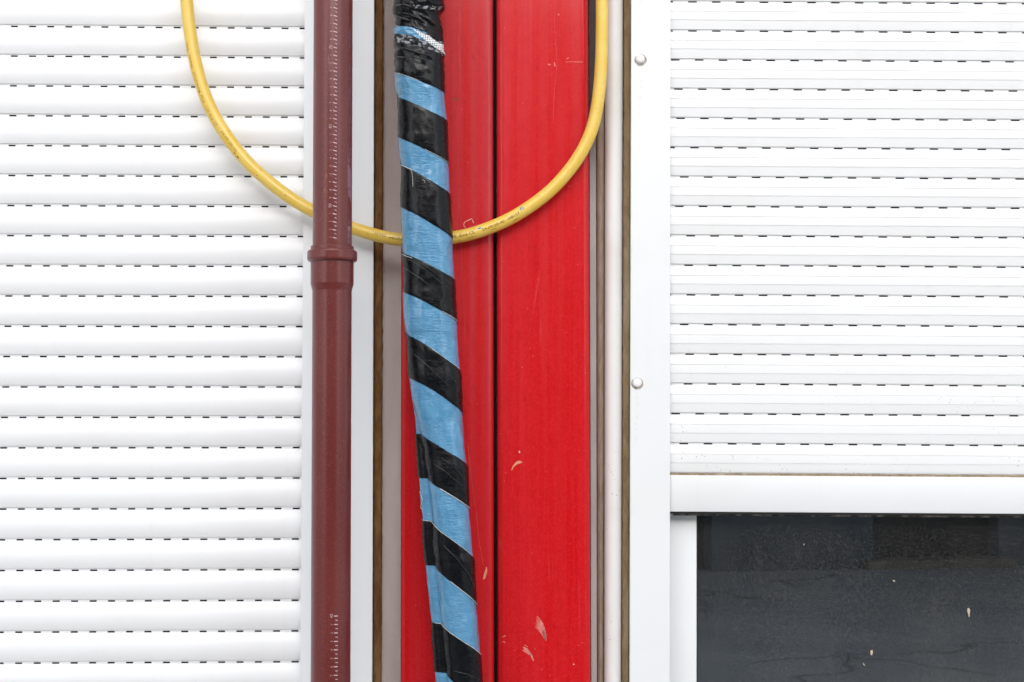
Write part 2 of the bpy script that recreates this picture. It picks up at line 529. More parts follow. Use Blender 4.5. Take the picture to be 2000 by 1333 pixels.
def slat_mesh(name, profile, strip, slot_z, pitch, width, x0, x1):
    """profile: (y, z) outline of the curved face; strip: (y, ztop, zbot) of the punched web"""
    verts, faces = [], []
    n = len(profile)
    for x in (x0, x1):
        for y, z in profile: verts.append((x, y, z))
    for i in range(n - 1): faces.append((i, i + 1, n + i + 1, n + i))
    y, zt, zb = strip
    def quad(xa, xb, za, zb_):
        k = len(verts)
        verts.extend([(xa, y, za), (xb, y, za), (xb, y, zb_), (xa, y, zb_)])
        faces.append((k, k + 1, k + 2, k + 3))
    quad(x0, x1, zt, slot_z); quad(x0, x1, -slot_z, zb)
    k = math.floor(x0 / pitch)
    xa = x0
    while True:
        s = k * pitch
        if s > x0:
            quad(xa, min(s, x1), slot_z, -slot_z)
            xa = s + width
        if s > x1 or xa >= x1: break
        k += 1
    return raw_mesh(name, verts, faces, True, 20)

def shutter(M, h, z0, me, mat, phases, first, last, pitch, rnd, x_lo):
    root = empty('roller_shutter', mat=M)
    for i in range(first, last + 1):
        o = link('slat', me, mat, root, False)
        ph = phases.get(i)
        if ph is None: ph = rnd.uniform(0, pitch)
        o.location = (math.fmod(ph, pitch), rnd.uniform(-0.0003, 0.0003), z0 - h * i)
    return root

# ---- left shutter: smooth bulging slats
prof = []
hl = L_H
for k in range(13):
    t = k / 12
    prof.append((-0.0004 - 0.0011 * (1 - t) - 0.0044 * 4 * t * (1 - t), 0.0028 + t * (hl - 0.0050)))
prof = [(0.0012, 0.0029)] + prof + [(0.001, hl - 0.0021)]
lp = 0.02412                                             # slot spacing
slatL = slat_mesh('slat_smooth', prof, (0.0004, 0.0030, -0.0023), 0.00105, lp, 0.0092, -1.02, 0.030 - lp)
rowsL = [52.6, 110.4, 168.3, 226.3, 284.7, 343.7, 402.2, 460.6, 519.1, 578.2, 637.2, 696.3, 756, 815.1, 874.8, 934.5, 994.5, 1055, 1115.4, 1175, 1236, 1296.5]
midL = [28, 28, 26, 25.1, 23.5, 22.8, 20.9, 20.3, 19, 17.2, 15.4, 12.9, 11, 8.6, 6.8, 6, 5.5, 3, 2.6, 37.5, 36.5, 36.4]
phL = {}
for i, (r, x) in enumerate(zip(rowsL, midL)):
    p = to_panel(L_MAT, x, r).x - 0.0046
    phL[i] = p % lp
rnd = random.Random(4)
left = shutter(L_MAT, L_H, L_Z0, slatL, SLAT_L, phL, -5, 30, lp, rnd, -1)
tag(left, 'closed white roller shutter with smooth bulging slats, left of the brown pipe', 'shutter', 'roller shutters')

def c_rail(name, parent, mat, x0, x1, front, z0, z1, lip_left):
    """guide channel: front lip, side web and back"""
    t = 0.0022
    me_v, me_f = [], []
    bm = bmesh.new()
    def addbox(a, b, c, d, e, f):
        r = bmesh.ops.create_cube(bm, size=1)
        for v in r['verts']:
            v.co = Vector(((a + b) / 2 + v.co.x * (b - a), (c + d) / 2 + v.co.y * (d - c), (e + f) / 2 + v.co.z * (f - e)))
    addbox(x0, x1, front, front + t, z0, z1)
    if lip_left: addbox(x1 - t, x1 - 0.0002, front + t, 0.026, z0, z1)
    else: addbox(x0 + 0.0002, x0 + t, front + t, 0.026, z0, z1)
    # small rolled return along the free edge
    e = x0 if lip_left else x1
    bmesh.ops.bevel(bm, geom=[ed for ed in bm.edges if abs(ed.verts[0].co.x - ed.verts[1].co.x) < 1e-6 and abs(ed.verts[0].co.y - ed.verts[1].co.y) < 1e-6],
                    offset=0.0007, segments=2, affect='EDGES')
    me = bpy.data.meshes.new(name); bm.to_mesh(me); bm.free()
    me.polygons.foreach_set('use_smooth', [True] * len(me.polygons)); me.set_sharp_from_angle(angle=math.radians(40))
    return link('guide_rail', me, mat, parent, False)

zl_top, zl_bot = L_Z0 + 5 * L_H + 0.04, L_Z0 - 30 * L_H - 0.003
c_rail('guide_rail_left', left, WHITE, 0.0, 0.036, -0.0095, zl_bot, zl_top, True)
link('backing', box_mesh('backing_left', -1.02, 0.03, 0.022, 0.026, zl_bot, zl_top), DARK, left, False)

# ---- right shutter: grooved slats, bottom bar
hr = R_H
def groove(z, y): return [(y, z + 0.0006), (y + 0.0010, z + 0.0002), (y + 0.0010, z - 0.0002), (y - 0.0001, z - 0.0006)]
prof = [(0.002, 0.0019), (-0.0018, 0.0019), (-0.0026, 0.0062), (-0.0031, 0.0100), (-0.0035, hr - 0.0264)]
prof += list(reversed(groove(hr - 0.0257, -0.0036)))
prof += [(-0.0038, hr - 0.020)]
prof += list(reversed(groove(hr - 0.0139, -0.0035)))
prof += [(-0.0029, hr - 0.0100), (-0.0021, hr - 0.006), (-0.0010, hr - 0.0030), (-0.0002, hr - 0.0019), (0.001, hr - 0.0016)]
rp = 0.03222
slatR = slat_mesh('slat_grooved', prof, (0.0, 0.0022, -0.0020), 0.00095, rp, 0.0116, -0.02, 0.98)
rowsR = [3.3, 60, 118, 175.3, 233, 290, 347.5, 405, 462, 519.5, 577.7, 635.4, 693, 750.8, 808.4, 866.8]
startR = [1344, 1344, 1310.5, 1316.5, 1320.7, 1348, 1328, 1318, 1340.5, 1336.5, 1341, 1328, 1338.4, 1335.5, 1311, 1327]
phR = {}
for i, (r, x) in enumerate(zip(rowsR, startR)):
    phR[i] = to_panel(R_MAT, x, r).x % rp - rp
rnd = random.Random(9)
right = shutter(R_MAT, R_H, R_Z0, slatR, SLAT_R, phR, -4, 15, rp, rnd, -1)
slatE = slat_mesh('slat_end', prof, (-0.0004, 0.0022, -0.0018), 0.00085, 5.0, 0.0, -0.02, 0.98)
o = link('slat', slatE, SLAT_R, right, False)
o.location = (-0.012, 0, R_Z0 - 16 * R_H)
tag(right, 'white roller shutter with fine grooved slats, half lowered above the dark window', 'shutter', 'roller shutters')
zr_top = R_Z0 + 4 * R_H + 0.04
bar_t = R_Z0 - 16 * R_H - 0.0004
bar_b = bar_t - 0.0500
link('bottom_bar', box_mesh('bottom_bar', -0.012, 0.98, -0.0050, 0.010, bar_b, bar_t - 0.0016, 0.0009), WHITE_R, right, False)
# dirt caught on the ledge between the last slat and the bar
vs, fs = [], []
rnd = random.Random(2)
N = 240
for k in range(N + 1):
    x = -0.004 + 0.98 * k / N
    t = bar_t + 0.0013 + 0.0005 * mnoise.noise((x * 60, 0, 3)); b = bar_t - 0.0019
    vs += [(x, -0.0036 - 0.0006 * mnoise.noise((x * 90, 4, 3)), t), (x, -0.0042, b)]
for k in range(N): fs.append((2 * k, 2 * k + 1, 2 * k + 3, 2 * k + 2))
DIRT = mat_foam('ledge_dirt', (0.33, 0.25, 0.16), (0.22, 0.15, 0.085), (0.5, 0.44, 0.36))
link('dirt_line', raw_mesh('dirt_line', vs, fs), DIRT, right, False)
rail = c_rail('guide_rail_right', right, WHITE_R, -0.0528, 0.0, -0.0100, bar_b - 0.62, zr_top, False)
link('backing', box_mesh('backing_right', -0.02, 0.98, 0.019, 0.022, bar_b + 0.01, zr_top), DARK, right, False)
# rubber lip under the bar
link('rubber_lip', box_mesh('rubber_lip', -0.001, 0.98, -0.0015, 0.006, bar_b - 0.0030, bar_b - 0.0001), BLACK, right, False)
link('rubber_lip', box_mesh('rubber_lip_low', 0.006, 0.98, 0.0035, 0.0075, bar_b - 0.0056, bar_b - 0.0032),
     mat_simple('dusty_rubber', (0.03, 0.029, 0.027), (0.24, 0.22, 0.19), 90, 0.8, 0.42, 0.7), right, False)

# dome caps on the screws of the guide rail
def dome(name, r, h, seg=24, rings=6):
    vs, fs = [], []
    for k in range(rings + 1):
        a = math.pi / 2 * k / rings
        for j in range(seg):
            b = 2 * math.pi * j / seg
            rr = r * (math.cos(a) ** 0.55 if k < rings else 0.02)
            vs.append((rr * math.cos(b), -h * math.sin(a), rr * math.sin(b)))
    for k in range(rings):
        for j in range(seg):
            fs.append((k * seg + j, k * seg + (j + 1) % seg, (k + 1) * seg + (j + 1) % seg, (k + 1) * seg + j))
    fs.append(tuple(rings * seg + j for j in range(seg)))
    return mesh(name, vs, fs, True, 60)
CAP = mat_white('white_cap_plastic', (0.82, 0.81, 0.80), amount=0.15, rough=0.3)
RUN = mat_simple('pale_dirt_run', (0.77, 0.79, 0.80), (0.72, 0.725, 0.715), 160, 0.5, 0.4, 0.7)
capme = dome('screw_cap', 0.0064, 0.0038)
halo = mat_foam('shade_dirt_ring', (0.46, 0.44, 0.39), (0.22, 0.19, 0.14), (0.62, 0.60, 0.57))
for k, (px, py) in enumerate(((1250.2, 116), (1244.3, 748), (1252, -22), (1238, 1400))):
    p = to_panel(R_MAT, px, py, -0.0100)
    o = link('screw_cap', capme, CAP, rail, False)
    o.location = (p.x, -0.0100, p.z)
    # shadow round the cap painted as a dark ring, with a little dirt
    vs, fs = [], []
    rr = random.Random(k)
    for j in range(40):
        a = 2 * math.pi * j / 40
        e = 0.0067 + 0.0026 * (0.5 - 0.5 * math.sin(a - 0.5 + k * 0.3)) * (0.7 + 0.6 * rr.random())
        vs += [(0.005 * math.cos(a), -0.0102, 0.005 * math.sin(a)), (e * math.cos(a), -0.01015, e * math.sin(a))]
    for j in range(40): fs.append((2 * j, 2 * j + 1, (2 * j + 3) % 80, (2 * j + 2) % 80))
    # faint run of dirty water below the cap
    sv, sf = [], []
    for i in range(9):
        t = i / 8
        hw = 0.0030 * (1 - t) ** 0.7 * (0.8 + 0.4 * rr.random()) + 0.0004
        cxo = 0.0012 * math.sin(t * 5 + k)
        sv += [(cxo - hw, -0.01012, -0.006 - 0.075 * t), (cxo + hw, -0.01012, -0.006 - 0.075 * t)]
    for i in range(8): sf.append((2 * i, 2 * i + 1, 2 * i + 3, 2 * i + 2))
    w_ = link('dirt_run', raw_mesh('dirt_run', sv, sf), RUN, rail, False)
    w_.location = (p.x, 0, p.z)
    q = link('shade_dirt_ring', raw_mesh('shade_dirt_ring', vs, fs), halo, rail, False)
    q.location = (p.x, 0, p.z)

# ================================================================== WINDOW BELOW THE RIGHT SHUTTER
win = empty('window', mat=R_MAT)
tag(win, 'window of dark dusty glass in a white frame, mirroring the street', 'window')
wt, wb = bar_b + 0.008, bar_b - 0.62
link('frame_stile', box_mesh('frame_stile', -0.006, 0.0396, 0.0230, 0.055, wb, wt, 0.0016), WHITE_R, win, False)
link('frame_stile', box_mesh('frame_stile_far', 0.90, 0.98, 0.0230, 0.055, wb, wt, 0.0016), WHITE_R, win, False)
link('frame_rail', box_mesh('frame_rail', 0.0400, 0.8995, 0.0235, 0.054, wb, wb + 0.06, 0.0016), WHITE_R, win, False)
pane = link('pane', box_mesh('pane', 0.030, 0.91, 0.0315, 0.0355, wb + 0.05, wt - 0.004), GLASS, win, False)
link('gasket', box_mesh('gasket', 0.0397, 0.0410, 0.0250, 0.0314, wb + 0.0605, wt - 0.01), BLACK, win, False)
link('dark_interior', box_mesh('dark_interior', 0.02, 0.94, 0.20, 0.21, wb, wt), mat_simple('unlit_room_dark', (0.035, 0.038, 0.042), (0.05, 0.052, 0.056), 8, 0.9), win, False)  # flat dark panel standing in for the unlit room behind the glass

def blob(name, pts, plane_pt, mat, parent, world=True):
    """flat mark with a given outline; plane_pt maps an outline pixel to its surface"""
    vs = [plane_pt(x, y) for x, y in pts]
    return link(name, raw_mesh(name, vs, [tuple(range(len(vs)))]), mat, parent, world)

def glass_pt(x, y): return to_panel(R_MAT, x, y, 0.0312)
for pts in ([(1890, 1188), (1893, 1188), (1895, 1193), (1894, 1200), (1893, 1207), (1891, 1200), (1889, 1194)],
            [(1700, 1271), (1704, 1270), (1705, 1276), (1702, 1281), (1700, 1277)],
            [(1685, 1295), (1687, 1296), (1690, 1301), (1687, 1300)],
            [(1743, 1133), (1748, 1134), (1746, 1137)], [(1569, 1062), (1571, 1063), (1570, 1066)]):
    blob('dropping', pts, glass_pt, DROP, win, False)

# ================================================================== TRIM, SEALS AND WALL BETWEEN THE SHUTTERS
WALL_Y = 0.042
wall = upright('wall', [(726, 721, WALL_Y), (726, 721, WALL_Y + 0.03), (1236, 1232, WALL_Y + 0.03), (1236, 1232, WALL_Y)], smooth=False)
tag(link('wall', wall, WALL), 'grey beige rendered wall strip in the gap beside the red posts', 'wall')

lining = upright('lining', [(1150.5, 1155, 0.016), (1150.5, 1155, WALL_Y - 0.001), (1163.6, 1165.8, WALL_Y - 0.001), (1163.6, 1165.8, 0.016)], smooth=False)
tag(link('lining_board', lining, LINING), 'narrow grey board at the right edge of the red posts, darker on top', 'board')

post = upright('corner_post', rounded(652, 646, 731.2, 727.3, 0.0005, WALL_Y - 0.0006, 2.0, 0.0016, 3))
tag(link('corner_post', post, WHITE), 'white upright frame post right behind the brown drainpipe', 'post')

def wob(amp, f, seed):
    def j(i, z):
        return Vector((amp * mnoise.noise((i * 3.7 + seed, z * f, 0.2)), amp * mnoise.noise((i * 1.9, z * f, seed)), 0))
    return j
s1 = upright('seal1', rounded(731.7, 727.8, 749.2, 745.2, 0.021, WALL_Y - 0.0006, 5, 0.005, 4), rows=620, jitter=wob(0.0010, 90, 1.0))
tag(link('seal_strip', s1, FOAM_BROWN), 'dark brown foam seal strip beside the white post behind the pipe', 'seal', 'seal strips')
s2 = upright('seal2', rounded(1164.0, 1166.2, 1181.0, 1179.2, 0.012, WALL_Y - 0.0006, 8, 0.008, 6), rows=420, jitter=wob(0.0005, 45, 5.0))
tag(link('seal_strip', s2, FOAM_GREY), 'grey brown foam seal strip between grey board and cream moulding', 'seal', 'seal strips')
prof = []
for k in range(13):                                       # bulging cream moulding
    a = math.pi * k / 12
    x = 0.5 - 0.5 * math.cos(a)
    prof.append((1181.4 + 36.4 * x, 1179.6 + 34.6 * x, 0.022 - 0.0185 * math.sin(a) ** 0.8))
prof = [(1181.4, 1179.6, WALL_Y - 0.0006)] + prof + [(1217.8, 1214.2, WALL_Y - 0.0006)]
tag(link('moulding', upright('moulding', prof, angle=60), CREAM), 'rounded cream white moulding between two brown seals', 'moulding')
s3 = upright('seal3', rounded(1218.1, 1214.5, 1234.0, 1228.6, 0.0085, WALL_Y - 0.0006, 4, 0.004, 4), rows=620, jitter=wob(0.0010, 110, 9.0))
tag(link('seal_strip', s3, MASTIC), 'rough olive brown mastic joint along the white rail with two caps', 'seal', 'seal strips')

# ================================================================== RED STEEL POSTS
RED_Y = -0.0100
def red_post(xlt, xlb, xrt, xrb, mat, label):
    base = at((xlb + xrb) / 2, 1333, 0.02); base.z = 0
    root = empty('steel_post', base)
    tag(root, label, 'post', 'red steel posts')
    link('tube', upright('tube', rounded(xlt, xlb, xrt, xrb, RED_Y, WALL_Y - 0.007, 13.5, 0.0090, 10), z0=0.004, angle=70), mat, root)
    link('base_plate', box_mesh('base_plate', base.x - 0.058, base.x + 0.058, 0.003, 0.034, 0.0, 0.003), mat, root)
    return root
pA = red_post(784.2, 782.4, 962.8, 965.0, RED_A, 'red painted steel post directly behind the striped hose, left of the pair')
pB = red_post(969.4, 971.2, 1148.8, 1153.6, RED_B, 'red painted steel post with pale scrapes, right of the black gap')
link('gap_shade', upright('gap_shade', [(963.4, 965.6, 0.014), (963.4, 965.6, 0.030), (968.8, 970.6, 0.030), (968.8, 970.6, 0.014)], smooth=False), DARK, pA)  # near-black strip standing in for the shade deep between the posts
def red_pt(x, y): return at(x, y, RED_Y - 0.00025)

def scrape(strokes, mat, parent, joined=False):
    """scrape marks of tapering strokes; strokes that lie apart are marks of their own"""
    if not joined and len(strokes) > 1:
        for st in strokes: scrape([st], mat, parent)
        return
    vs, fs = [], []
    for pts in strokes:
        k = len(vs)
        n = len(pts)
        for i, (x, y, w) in enumerate(pts):
            a = pts[max(i - 1, 0)]; b = pts[min(i + 1, n - 1)]
            dx, dy = b[0] - a[0], b[1] - a[1]
            l = math.hypot(dx, dy) or 1
            nx, ny = -dy / l * w / 2, dx / l * w / 2
            vs += [red_pt(x + nx, y + ny), red_pt(x - nx, y - ny)]
        for i in range(n - 1): fs.append((k + 2 * i, k + 2 * i + 1, k + 2 * i + 3, k + 2 * i + 2))
    return link('paint_scrape', raw_mesh('paint_scrape', vs, fs), mat, parent)

# fan-shaped scrape of several curved strokes that run together in a point
fan = []
for i in range(7):
    t = i / 6
    sx, sy = 1048.5 - 3.5 * t, 1204 + 21 * t
    cx, cy = 1065 - 9 * t, 1218 + 14 * t
    ex, ey = 1067 - 2.5 * t, 1252 - 3 * t
    st = []
    for k in range(8):
        u = k / 7
        x = (1 - u) ** 2 * sx + 2 * u * (1 - u) * cx + u * u * ex
        y = (1 - u) ** 2 * sy + 2 * u * (1 - u) * cy + u * u * ey
        st.append((x, y, 1.0 + 3.4 * u * (1.25 - u)))
    fan.append(st)
scrape(fan, SCRAPE, pB, True)
scrape([[(1022, 1264, 2), (1028, 1269, 6), (1034, 1276, 5), (1038, 1281, 4), (1042, 1291, 2)], [(1024, 1260, 1), (1031, 1264, 1.5)], [(1021, 1270, 2), (1031, 1276, 4), (1037, 1280, 3)]], SCRAPE, pB)
scrape([[(999, 919, 1), (1003, 911, 3), (1009, 905, 5), (1014, 903, 6), (1020, 903, 1.5)]], CHIP, pB)
scrape([[(1014, 881, 2), (1015, 885, 2.5)]], CHALK, pB)
scrape([[(981, 1246, 1), (984, 1243, 2), (988, 1242, 1)], [(981, 1254, 1), (985, 1254, 2), (987, 1256, 1)]], SCRAPE, pB)
scrape([[(1120, 1297, 2), (1121, 1299, 2)]], CHALK, pB)
scrape([[(1070, 126, 2), (1075, 127, 3)], [(1083, 122, 1.6), (1083.5, 130, 3)], [(1090, 28, 2), (1092, 30, 2)]], SCRAPE, pB)
scrape([[(1105, 121.4, 1.0), (1122, 121.2, 1.2), (1139, 121.6, 1.6)], [(1106, 116, 1), (1111, 113, 2)]], SCRAPE, pB)
scrape([[(950, 1108, 2), (950, 1114, 4), (948, 1121, 5), (945.5, 1130, 4), (944, 1132, 1)]], CHIP, pA)
scrape([[(909.5, 446, 0.9), (905.5, 440, 1.0), (907.5, 434, 1.2), (921.5, 427.5, 1.4), (925, 436, 1.3)]], CHALK, pA)
scrape([[(884, 194, 2), (888, 194, 2.6), (893, 195, 1)]], INK_DARK, pA)
scrape([[(914, 870, 0.8), (920, 930, 0.9), (930, 1000, 1.0), (936, 1060, 1.0), (944, 1104, 0.8)]], FAINT, pA)
scrape([[(898, 8, 0.7), (898, 40, 0.9), (896, 80, 0.8), (899, 140, 0.8), (899, 180, 0.7)]], FAINT, pA)
scrape([[(1084, 0, 0.7), (1083, 60, 0.8), (1088, 120, 0.9), (1082, 190, 0.8), (1080, 240, 0.6)]], FAINT, pB)

# ================================================================== BROWN DRAINPIPE
PIPE_Y = -0.125
axis_tab = [(-60, 651.3), (0, 651.0), (470, 648.7), (567, 648.4), (1333, 645.6), (1500, 645.0)]
def pipe_axis(py): return at(interp(axis_tab, py), py, PIPE_Y)
def z_of(py): return at(648.5, py, PIPE_Y).z
PPM = 1.0 / (at(649.5, 600, PIPE_Y) - at(648.5, 600, PIPE_Y)).length   # survey pixels per metre at the pipe
a0, a1 = pipe_axis(200), pipe_axis(1200)
def axis_at_z(z):
    t = (z - a1.z) / (a0.z - a1.z)
    return a1 + (a0 - a1) * t
R_PIPE = 38.35 / PPM

def lathe(name, rings, seg=72, cap=True):
    vs, fs = [], []
    for z, r in rings:
        c = axis_at_z(z)
        for j in range(seg):
            b = 2 * math.pi * j / seg
            vs.append((c.x + r * math.sin(b), c.y - r * math.cos(b), z))
    for k in range(len(rings) - 1):
        for j in range(seg):
            fs.append((k * seg + j, k * seg + (j + 1) % seg, (k + 1) * seg + (j + 1) % seg, (k + 1) * seg + j))
    return mesh(name, vs, fs, True, 13)

base = axis_at_z(0.0); base.z = 0
pipe = empty('drainpipe', base)
tag(pipe, 'reddish brown plastic drainpipe with a socket joint and printed centimetre scale', 'pipe')
px = 1.0 / PPM
zc = lambda y: z_of(y)
link('pipe_section', lathe('upper_section', [(zc(505), R_PIPE), (zc(483), R_PIPE), (2.2, R_PIPE), (2.7, R_PIPE)]), PIPE, pipe)
sock = [(zc(484.5), 39.2 * px), (zc(482.2), 39.6 * px), (zc(481.8), 41.6 * px), (zc(482.8), 42.2 * px), (zc(489.6), 42.4 * px),
        (zc(490.0), 45.5 * px), (zc(491.4), 47.8 * px), (zc(494), 48.7 * px), (zc(506.5), 48.8 * px), (zc(509.8), 48.0 * px), (zc(511.6), 45.8 * px), (zc(512.2), 42.6 * px),
        (zc(513.5), 42.1 * px), (zc(555.0), 42.0 * px), (zc(556.6), 41.6 * px), (zc(566.4), 38.9 * px), (zc(569), 38.5 * px)]
link('socket', lathe('socket', sock), PIPE, pipe)
link('pipe_section', lathe('lower_section', [(zc(569), 38.48 * px), (zc(640), R_PIPE), (zc(1333), R_PIPE * 1.0), (0.0, R_PIPE)]), PIPE, pipe)

_font_cache = {}
def text_geo(s):
    """triangulated lettering, baseline at 0, cap height 1; returns verts(x,y), faces, width"""
    if s in _font_cache: return _font_cache[s]
    cu = bpy.data.curves.new('lettering', 'FONT')
    cu.body = s
    cu.resolution_u = 3
    o = bpy.data.objects.new('lettering', cu)
    col.objects.link(o)
    bpy.context.view_layer.update()
    me = bpy.data.meshes.new_from_object(o.evaluated_get(bpy.context.evaluated_depsgraph_get()))
    vs = [(v.co.x, v.co.y) for v in me.vertices]
    fs = [tuple(p.vertices) for p in me.polygons]
    bpy.data.objects.remove(o); bpy.data.curves.remove(cu); bpy.data.meshes.remove(me)
    x0 = min(v[0] for v in vs); x1 = max(v[0] for v in vs); h = 0.70
    vs = [((x - x0) / h, y / h) for x, y in vs]
    _font_cache[s] = (vs, fs, (x1 - x0) / h)
    return _font_cache[s]

R_INK = R_PIPE + 0.00022
def on_pipe(ang, z):
    c = axis_at_z(z)
    return (c.x + R_INK * math.sin(ang), c.y - R_INK * math.cos(ang), z)

def ang_of(dx): return math.asin(max(-0.995, min(0.995, dx / 38.35)))

def scale_print(y_first, step, first, count, off_l, off_m, off_r, dig0, slope):
    """ticks and rotated figures of the printed rule"""
    tv, tf, dv, df = [], [], [], []
    for k in range(count * 2 - 1):
        y = y_first + step * k / 2
        major = k % 2 == 0
        a0_, a1_ = ang_of(off_l if major else off_m), ang_of(off_r)
        zt = z_of(y)
        w = (0.9 if major else 0.65) * px
        n = len(tv)
        for i in range(4):
            a = a0_ + (a1_ - a0_) * i / 3
            dz = -slope * px * i / 3
            tv += [on_pipe(a, zt + w + dz), on_pipe(a, zt - w + dz)]
        for i in range(3): tf.append((n + 2 * i, n + 2 * i + 1, n + 2 * i + 3, n + 2 * i + 2))
        if major:
            num = first + k // 2
            s = str(num) if num % 10 == 0 else str(num % 10)
            size = (6.0 if num % 10 == 0 else 4.6) * px
            vs, fs, wd = text_geo(s)
            n = len(dv)
            for x, yy in vs:       # text runs up the pipe, its top points left
                z = zt + (x - wd / 2) * size * (0.95 if len(s) == 2 else 0.85)
                a = ang_of(dig0) - yy * size / R_PIPE
                dv.append(on_pipe(a, z))
            df += [tuple(n + i for i in f) for f in fs]
    link('scale_mark', raw_mesh('scale_mark', tv, tf), PRINT_T, pipe)
    link('scale_figure', raw_mesh('scale_figure', dv, df), PRINT, pipe)
scale_print(10.5 - 15.27 * 2, 15.27, 62, 33, 5.0, 8.2, 12.0, 2.6, 1.6)
scale_print(1198.2, 16.3, 40, 14, 10.2, 13.0, 17.2, 8.2, 0.4)

# worn maker's print at the right-hand rim of the upper section: too oblique and rubbed to read
vs, fs = [], []
def rim(aL, aR, y0, y1, skew=0.0):
    n = len(vs)
    for i in range(4):
        a = math.radians(aL + (aR - aL) * i / 3)
        vs.append(on_pipe(a, z_of(y0 + skew * i / 3))); vs.append(on_pipe(a, z_of(y1 + skew * i / 3)))
    for i in range(3): fs.append((n + 2 * i, n + 2 * i + 1, n + 2 * i + 3, n + 2 * i + 2))
rr = random.Random(12)
y = 60.0
while y < 282:                                           # row of small slanted strokes
    if rr.random() < 0.72: rim(62, 76, y, y + 1.0, rr.uniform(-3.5, -1.0))
    if rr.random() < 0.35: rim(60, 66, y + 0.5, y + 2.2)
    y += rr.uniform(3.2, 5.0)
rim(55, 56.5, 284, 323)                                  # thin frame line
rim(62, 72, 296, 299, -4); rim(62, 72, 304, 307, -4)
rim(58.5, 66, 313, 321, -1)
rim(55, 57, 323, 371); rim(57, 62, 326, 371); rim(62, 67, 329, 371); rim(67, 78, 333, 371)   # solid block
rim(60, 78, 373, 388, -1); rim(57, 60, 376, 385); rim(66, 78, 388, 396)
rim(60, 64, 412, 415); rim(61, 70, 433, 435); rim(61, 63, 435, 440); rim(66, 70, 436, 440)
rim(56, 74, 444, 454)
y = 455.5
while y < 478:
    rim(56, 76, y, y + rr.choice((0.8, 1.2, 1.6))); y += rr.uniform(2.0, 3.0)
link('worn_print', raw_mesh('worn_print', vs, fs), PRINT_V, pipe)

# long pale scratches
SCRATCH = mat_simple('pale_scratch', (0.30, 0.12, 0.10), (0.20, 0.06, 0.05), 900, 0.7)
def pipe_scratch(pts):
    vs, fs = [], []
    n = 0
    for x, y, w in pts:
        d = interp(axis_tab, y)
        a = ang_of(x - d)
        da = w / 38.35 / 2
        vs.append(on_pipe(a - da, z_of(y))); vs.append(on_pipe(a + da, z_of(y)))
    for i in range(len(pts) - 1): fs.append((n + 2 * i, n + 2 * i + 1, n + 2 * i + 3, n + 2 * i + 2))
    link('scratch', raw_mesh('scratch', vs, fs), SCRATCH, pipe)
for p in ([(641, 345, 1), (642, 350, 3), (640, 356, 1)], [(638, 372, 1), (639, 378, 2.2), (637, 384, 1)], [(638, 398, 0.8), (639, 408, 1.6), (637, 418, 1.2), (633, 428, 0.8), (627, 438, 1.6)],
          [(640, 412, 0.6), (641, 425, 1.0), (640, 440, 0.6)], [(678, 606, 1), (678.5, 612, 1.6)], [(671, 893, 1), (667, 903, 0.8)]):
    pipe_scratch(p)

# ================================================================== YELLOW CABLE
CY = -0.0245
pts2 = [(347, -330), (352, -150), (358, -60), (364.3, 0), (369.5, 50), (379, 110), (393, 165), (413, 216), (444, 268), (484, 318), (532, 361), (575, 392), (612, 413), (655, 433), (690, 446.5), (735, 460), (782, 468.5),
        (835, 470), (885, 464.5), (930, 454.5), (985, 433), (1035, 404), (1080, 368), (1117, 326), (1142, 286), (1159, 243), (1169, 190), (1174.5, 120), (1175.8, 50), (1175.8, 0), (1175, -100), (1173, -200), (1171, -330)]
def catmull(p, per=14):
    out = []
    for i in range(len(p) - 1):
        a, b, c, d = p[max(i - 1, 0)], p[i], p[i + 1], p[min(i + 2, len(p) - 1)]
        for k in range(per):
            t = k / per
            out.append(tuple(0.5 * ((2 * b[j]) + (-a[j] + c[j]) * t + (2 * a[j] - 5 * b[j] + 4 * c[j] - d[j]) * t * t + (-a[j] + 3 * b[j] - 3 * c[j] + d[j]) * t ** 3) for j in range(2)))
    out.append(p[-1])
    return out
cpx = catmull(pts2)
cw = [at(x, y, CY) for x, y in cpx]
# light smoothing, keeps the hand-drawn sag even
for _ in range(6):
    cw = [cw[0]] + [(cw[i - 1] + cw[i] * 2 + cw[i + 1]) / 4 for i in range(1, len(cw) - 1)] + [cw[-1]]
S = [0.0]
for a, b in zip(cw, cw[1:]): S.append(S[-1] + (b - a).length)
NF = Vector((0, -1, 0))
def frame(i):
    T = (cw[min(i + 1, len(cw) - 1)] - cw[max(i - 1, 0)]).normalized()
    U = NF.cross(T).normalized()
    return T, U
R_CAB = 12.6 * (at(1, 0, CY) - at(0, 0, CY)).length
vs, fs = [], []
SEG = 28
for i in range(len(cw)):
    T, U = frame(i)
    r = R_CAB * (1 + 0.015 * mnoise.noise((S[i] * 9, 0, 0)))
    for j in range(SEG):
        b = 2 * math.pi * j / SEG
        p = cw[i] + NF * (r * math.cos(b)) + U * (r * math.sin(b))
        vs.append(p)
for i in range(len(cw) - 1):
    for j in range(SEG):
        fs.append((i * SEG + j, i * SEG + (j + 1) % SEG, (i + 1) * SEG + (j + 1) % SEG, (i + 1) * SEG + j))
fs.append(tuple(range(SEG))); fs.append(tuple((len(cw) - 1) * SEG + j for j in range(SEG)))
cable = empty('cable', (cw[0].x, CY, cw[0].z))
tag(cable, 'thick yellow cable hanging in a wide loop behind pipe and hose', 'cable')
link('sheath', mesh('sheath', vs, fs, True, 60), CABLE, cable)

